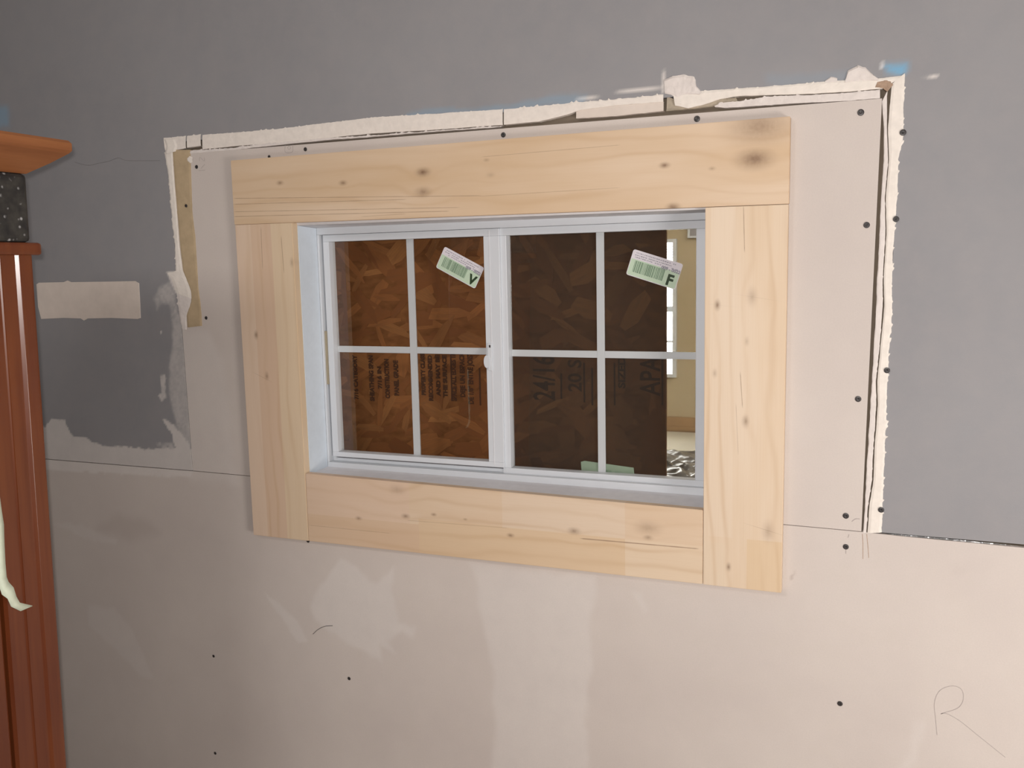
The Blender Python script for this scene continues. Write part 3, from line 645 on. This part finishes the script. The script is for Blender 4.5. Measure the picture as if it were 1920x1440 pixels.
for i, (x, z) in enumerate(cells[:300]):
    o = bpy.data.objects.new('strand', smesh[i % 10]); COL.objects.link(o); o.parent = osb
    px_, pz_ = x + random.uniform(-.016, .016), z + random.uniform(-.022, .022)
    a = random.gauss(0, .75); half = .078 * abs(math.cos(a)) + .018
    px_ = min(px_, .866 - half)
    o.location = (px_ - oc.x, -.0002 - .0000035 * i, pz_ - oc.z); o.rotation_euler = (0, a, 0); o.scale = (random.uniform(.8, 1.2), 1, random.uniform(.8, 1.2))
M['stamp'] = simple('brown_stamp_ink', (.06, .025, .011), .8, .2, 90, 0)
def stamp(body, px, py_bottom, hpx, wpx, bar=False):
    """line of stamped text running upwards from (px, py_bottom)"""
    a = at(px, py_bottom, OY - .0022); b = at(px, py_bottom - wpx, OY - .0022); hgt = hpx * .00125
    o = text('stamped_text', body, hgt * 1.35, M['stamp'], osb, (a[0] - oc.x, OY - .0022 - oc.y, a[2] - oc.z), (math.pi / 2, -math.pi / 2, 0), offset=.0009)
    bpy.context.view_layer.update(); xs = [v.co.x for v in o.data.vertices]; ln = max(.001, max(xs) - min(xs)); o.scale = ((b[2] - a[2]) / ln, 1, 1)
def sbar(px, py0, py1, wpx=3):
    a = at(px, py0, OY - .0022); b = at(px, py1, OY - .0022); hw = wpx * .0006
    loc(box('stamped_line', a[0] - hw, a[0] + hw, OY - .0022, OY - .0018, b[2], a[2], M['stamp']))
for a in (('7/16 CATEGORY', 672, 749, 9, 84), ('SHEATHING SPAN', 702, 752, 9, 86), ('7/16 IN', 716, 729, 8, 42), ('CONSTRUCTION', 731, 747, 9, 74), ('PANEL GRADE', 748, 742, 9, 66),
          ('PROPERTY CLASS', 798, 741, 8, 78), ('RECOMMENDED', 812, 752, 8, 86), ('AND MAY BE', 826, 742, 8, 78), ('THE SURFACE', 839, 745, 8, 80),
          ('SPACE ALL EDGES 1/8"', 856, 752, 9, 96), ('DEJE UN ESPACIO', 872, 745, 9, 88), ('DE 1/8" ENTRE JOIST', 888, 758, 10, 98)):
    stamp(*a)
for a in ((845, 665, 752), (899, 690, 760), (916, 660, 760)): sbar(*a)
for a in (('24/16', 1040, 752, 40, 84), ('20 S', 1090, 735, 24, 60), ('APA', 1237, 742, 34, 74), ('SIZED', 1172, 728, 12, 60)): stamp(*a)
for a in ((1052, 700, 748), (1095, 680, 755), (1110, 690, 760), (1152, 680, 760), (1242, 672, 760)): sbar(*a)

# ------------------------------------------------------------------ next room seen past the board's edge
NY = 3.78; NZ = .5
t = NT('beige_plaster'); v = t.obj(); n = t.noise(v, 2.5, 4); t.set(t.mix(t.ramp(n, .3, .7), (.46, .37, .23), (.52, .43, .29)), .85, .2); M['beige'] = t.m
M['plywood'] = simple('brown_plywood', (.40, .255, .13), .8, .08, 12, 0)
M['slab'] = simple('pale_concrete', (.66, .63, .54), .7, .08, 6, .2, .002)
def S_(name, *a, mat, **p): return box(name, *a, M[mat], kind='structure', **p)
wx0, wx1, wz0, wz1 = -.42, xz((1266, 560), NY)[0], xz((1263, 703), NY)[1], xz((1263, 452), NY)[1]
fw = empty('wall_far', (0, NY, NZ), world=True, kind='structure', label='beige far wall of the next room seen past the board', category='wall')
bm = bmesh.new()
for a in ((-1.5, wx0, NZ, 2.9), (wx1, 3.0, NZ, 2.9), (wx0, wx1, NZ, wz0), (wx0, wx1, wz1, 2.9)): add_box(bm, a[0], a[1], NY, NY + .12, a[2], a[3])
bm_obj('wall_body', bm, M['beige'], fw)
za, zb = xz((1280, 808), NY)[1], xz((1280, 782), NY)[1]
box('skirting_panel', -1.5, 3.0, NY - .012, NY, NZ, zb, M['plywood'], fw, label='brown plywood band')
box('skirting_cap', -1.5, 3.0, NY - .02, NY, NZ + .01, NZ + .035, M['plywood'], fw)
S_('floor_far', -1.5, 3.0, .098, NY + .12, NZ - .1, NZ, mat='slab', label='pale concrete floor of the next room', category='floor')
S_('ceiling_far', -1.5, 3.0, .098, NY + .12, 2.9, 3.0, mat='ceiling', label='ceiling of the next room', category='ceiling')
S_('wall_far_left', -1.6, -1.5, .098, NY + .12, NZ - .1, 3.0, mat='beige', label='left side wall of the next room', category='wall')
S_('wall_far_right', 3.0, 3.1, .098, NY + .12, NZ - .1, 3.0, mat='beige', label='right side wall of the next room', category='wall')
win2 = empty('window_2', (-.1, NY, wz0), world=True, kind='structure', label='tall bright daylit window in the far wall of the next room', category='window')  # built window stands in for a bright strip reflected in the right pane
ring('window_frame', wx0 - .05, wx1 + .012, wz0 - .012, wz1 + .012, .05, .022, .02, .02, NY - .03, NY + .06, M['vinyl'], win2)
for py, th in ((580, .016), (641, .006)):
    z = xz((1260, py), NY)[1]; box('muntin', wx0, wx1, NY + .02, NY + .04, z - th, z + th, M['vinyl'], win2)
z1_ = xz((1260, 459), NY)[1]; z2_ = xz((1260, 485), NY)[1]
for k in range(5): box('blind_slat', wx0, wx1 - .012, NY + .0, NY + .015, z2_ + (z1_ - z2_) * (k + .3) / 5, z2_ + (z1_ - z2_) * (k + .55) / 5, M['vinyl'], win2)
a = at(1291, 430, NY); b = at(1312, 446, NY)
vr = empty('wall_box', (a[0], NY, b[2]), label='small pale square fixture high on the beige far wall', category='wall fixture')
ring('rim', 0, .14, 0, .12, .012, .012, .012, .012, -.03, -.001, M['vinyl'], vr); box('plate', .012, .128, -.018, -.001, .012, .108, M['plainwall'], vr)
# crumpled dark plastic on the floor
t = NT('grey_plastic_film'); v = t.obj(); n = t.noise(v, 9, 3); t.set(t.mix(t.ramp(n, .35, .65), (.07, .065, .06), (.30, .29, .28)), .22, .5); M['film'] = t.m
nn = 60; gx = np.linspace(0, 1, nn)
A, B = np.meshgrid(gx, gx); PXs = A * .85 + .0; PYs = B * .62
H = .05 * np.abs(fnoise(PXs + PYs * .8, PYs * 2.2, .16, 31, 3)) + .03 * np.abs(fnoise(PXs, PYs, .07, 33, 2)); H *= np.clip(np.minimum.reduce([A, 1 - A, B, 1 - B]) * 8, 0.02, 1)
me = bpy.data.meshes.new('plastic_sheet'); idx = np.arange(nn * nn).reshape(nn, nn)
me.from_pydata(np.stack([PXs - .3 + .06 * fnoise(A, B, .3, 40), PYs - .31 + .10 * fnoise(A, B, .25, 41), H + .004], -1).reshape(-1, 3).tolist(), [], np.stack([idx[:-1, :-1], idx[:-1, 1:], idx[1:, 1:], idx[1:, :-1]], -1).reshape(-1, 4).tolist())
for p in me.polygons: p.use_smooth = True
q = atz(1285, 872, NZ)
o = link('plastic_sheet', me, M['film'], None, label='crumpled dark plastic sheet lying on the pale floor beyond the window', category='plastic sheet'); o.location = (q[0] + .05, q[1], NZ)
sd = o.modifiers.new('thickness', 'SOLIDIFY'); sd.thickness = .002

# ------------------------------------------------------------------ fluted wooden cabinet on the left
X0 = .129
t = NT('red_brown_varnished_wood'); v = t.obj(); n = t.noise(t.scaled(v, (60, 60, 3)), 1, 4, .6); n2 = t.noise(v, 4, 3)
c = t.mix(t.ramp(n, .3, .7), (.105, .022, .006), (.175, .047, .012)); c = t.mix(t.ramp(n2, .35, .7, 0, .6), c, (.09, .022, .009)); t.set(c, .30, .35); t.b.inputs['Coat Weight'].default_value = .25; t.b.inputs['Coat Roughness'].default_value = .22
t.bump(n, .05, .0005); M['cherry'] = t.m
t = NT('orange_brown_crown_wood'); v = t.obj(); n = t.noise(t.scaled(v, (40, 5, 60)), 1, 4, .6)
t.set(t.mix(t.ramp(n, .3, .7), (.21, .072, .023), (.30, .115, .040)), .45, .4); M['crownwood'] = t.m
t = NT('speckled_black'); v = t.obj(); vo = t.new('ShaderNodeTexVoronoi'); t.L(v, vo.inputs['Vector']); vo.inputs['Scale'].default_value = 110
n = t.noise(v, 45, 3); sp = t.math('MULTIPLY', t.ramp(vo.outputs['Distance'], .10, .32, 1, 0), t.ramp(n, .44, .52))
c = t.mix(t.ramp(t.noise(v, 60, 4), .35, .7), (.016, .015, .015), (.045, .042, .036)); t.set(t.mix(sp, c, (.42, .42, .42)), .6, .4); M['speckle'] = t.m
cab = empty('wooden_cabinet', (.0785, -.60, 0), label='tall red-brown wooden cabinet with fluted post and flared crown', category='cabinet')
def C(o): o.parent = cab; return o
# pilaster profile along y' (0 = far edge, towards the camera negative), x' = relief; extruded in z
def extrude_profile(name, prof, z0, z1, mat, xb=-.03, smooth=True):
    bm = bmesh.new(); n = len(prof)
    lo = [bm.verts.new((x, y, z0)) for y, x in prof]; hi = [bm.verts.new((x, y, z1)) for y, x in prof]
    for k in range(n - 1): f = bm.faces.new((lo[k], lo[k + 1], hi[k + 1], hi[k])); f.smooth = False
    b = [bm.verts.new((xb, prof[0][0], z0)), bm.verts.new((xb, prof[-1][0], z0)), bm.verts.new((xb, prof[-1][0], z1)), bm.verts.new((xb, prof[0][0], z1))]
    bm.faces.new((lo[0], hi[0], b[3], b[0])); bm.faces.new((lo[-1], b[1], b[2], hi[-1])); bm.faces.new(lo + [b[1], b[0]]); bm.faces.new(hi + [b[2], b[3]]); bm.faces.new((b[0], b[1], b[2], b[3]))
    bmesh.ops.recalc_face_normals(bm, faces=bm.faces)
    me = bpy.data.meshes.new(name); bm.to_mesh(me); bm.free(); return C(link(name, me, mat))
def bead(c, r, d, n=9): return [(c + r * math.cos(math.pi * k / (n - 1)), d * math.sin(math.pi * k / (n - 1))) for k in range(n)]
prof = [(0, -.004), (-.0015, -.0005), (-.004, 0), (-.0222, 0), (-.0228, -.0003), (-.0268, -.0036), (-.0276, -.0039), (-.0292, -.0040), (-.048, -.0042), (-.0484, -.0054), (-.0502, -.0070), (-.0506, -.0071), (-.075, -.0071), (-.078, -.012)]
ZC0, ZC1 = 1.534, 1.552      # capital
xo = 0.0
def shift(pr, dx): return [(y, x + dx) for y, x in pr]
extrude_profile('fluted_post', shift(prof, xo), 0, ZC0, M['cherry'], xb=xo - .03)
def cb(name, x0, x1, y0, y1, z0, z1, mat, bev=.002): return C(box(name, x0, x1, y0, y1, z0, z1, M[mat], None, bev))
cb('capital', xo - .04, xo + .006, -.70, .012, ZC0, ZC1, 'cherry', .004)
cb('speckled_block', xo - .05, xo + .003, -.70, -.003, ZC1, 1.648, 'speckle', .006)['label'] = 'black block flecked with white under the crown'
# crown: flared solid
bm = bmesh.new()
sec = [(0.000, 1.648, .000), (.004, 1.651, .004), (.022, 1.664, .022), (.040, 1.679, .040), (.043, 1.683, .043), (.043, 1.693, .043), (.040, 1.697, .040), (.020, 1.700, .020)]
rings = []
for dx, z, dy in sec: rings.append([bm.verts.new((xo - .36 - 0, -.72, z)), bm.verts.new((xo - .36, dy - .002, z)), bm.verts.new((xo + dx, dy - .002, z)), bm.verts.new((xo + dx, -.72, z))])
for a, b in zip(rings, rings[1:]):
    for k in range(4): bm.faces.new((a[k], a[(k + 1) % 4], b[(k + 1) % 4], b[k]))
bm.faces.new(rings[0][::-1]); bm.faces.new(rings[-1]); bmesh.ops.recalc_face_normals(bm, faces=bm.faces)
C(bm_obj('crown', bm, M['crownwood']))
cb('body', xo - .36, xo - .032, -.70, -.004, 0, 1.648, 'cherry', .002)
cb('door', xo - .032, xo - .012, -.68, -.082, .08, 1.52, 'cherry', .003)
cab.rotation_euler = (0, math.radians(1.65), 0)

# torn pale strip hanging on the post, bottom left
M['scrap'] = simple('pale_green_film', (.60, .66, .52), .5, .06, 60, 0)
def strip3(P, wv, name, mat, parent=None, **p):
    bm = bmesh.new(); n = len(P); A_ = [bm.verts.new(Vector(a) - Vector(wv[i])) for i, a in enumerate(P)]; B_ = [bm.verts.new(Vector(a) + Vector(wv[i])) for i, a in enumerate(P)]
    for k in range(n - 1): bm.faces.new((A_[k], A_[k + 1], B_[k + 1], B_[k])).smooth = True
    o = bm_obj(name, bm, mat, parent, **p); s_ = o.modifiers.new('thickness', 'SOLIDIFY'); s_.thickness = .0008; return o
XS = .116
def sp(px, py, dx=0.0): q = atx(px, py, XS + dx); return (q[0], q[1], q[2])
pl = [(-6, 930), (-3, 960), (1, 985), (2, 1020), (4, 1060), (4, 1085), (10, 1103), (20, 1112), (26, 1128), (38, 1138), (61, 1136)]
wl = [5, 6, 6, 6, 6, 8, 10, 9, 8, 7, .5]
P3 = [sp(*p, dx=.012 if i < 7 else .016) for i, p in enumerate(pl)]
W3 = []
for i, w_ in enumerate(wl):
    d = (0, .0009 * w_, 0) if i < 6 else ((0, .0006 * w_, .0007 * w_) if i < 9 else (0, 0, .0009 * w_)); W3.append(d)
strip3(P3, W3, 'film_scrap', M['scrap'], label='torn pale green strip hanging down the wooden post', category='scrap')

for o in S.objects:
    if '_w' in o: del o['_w']
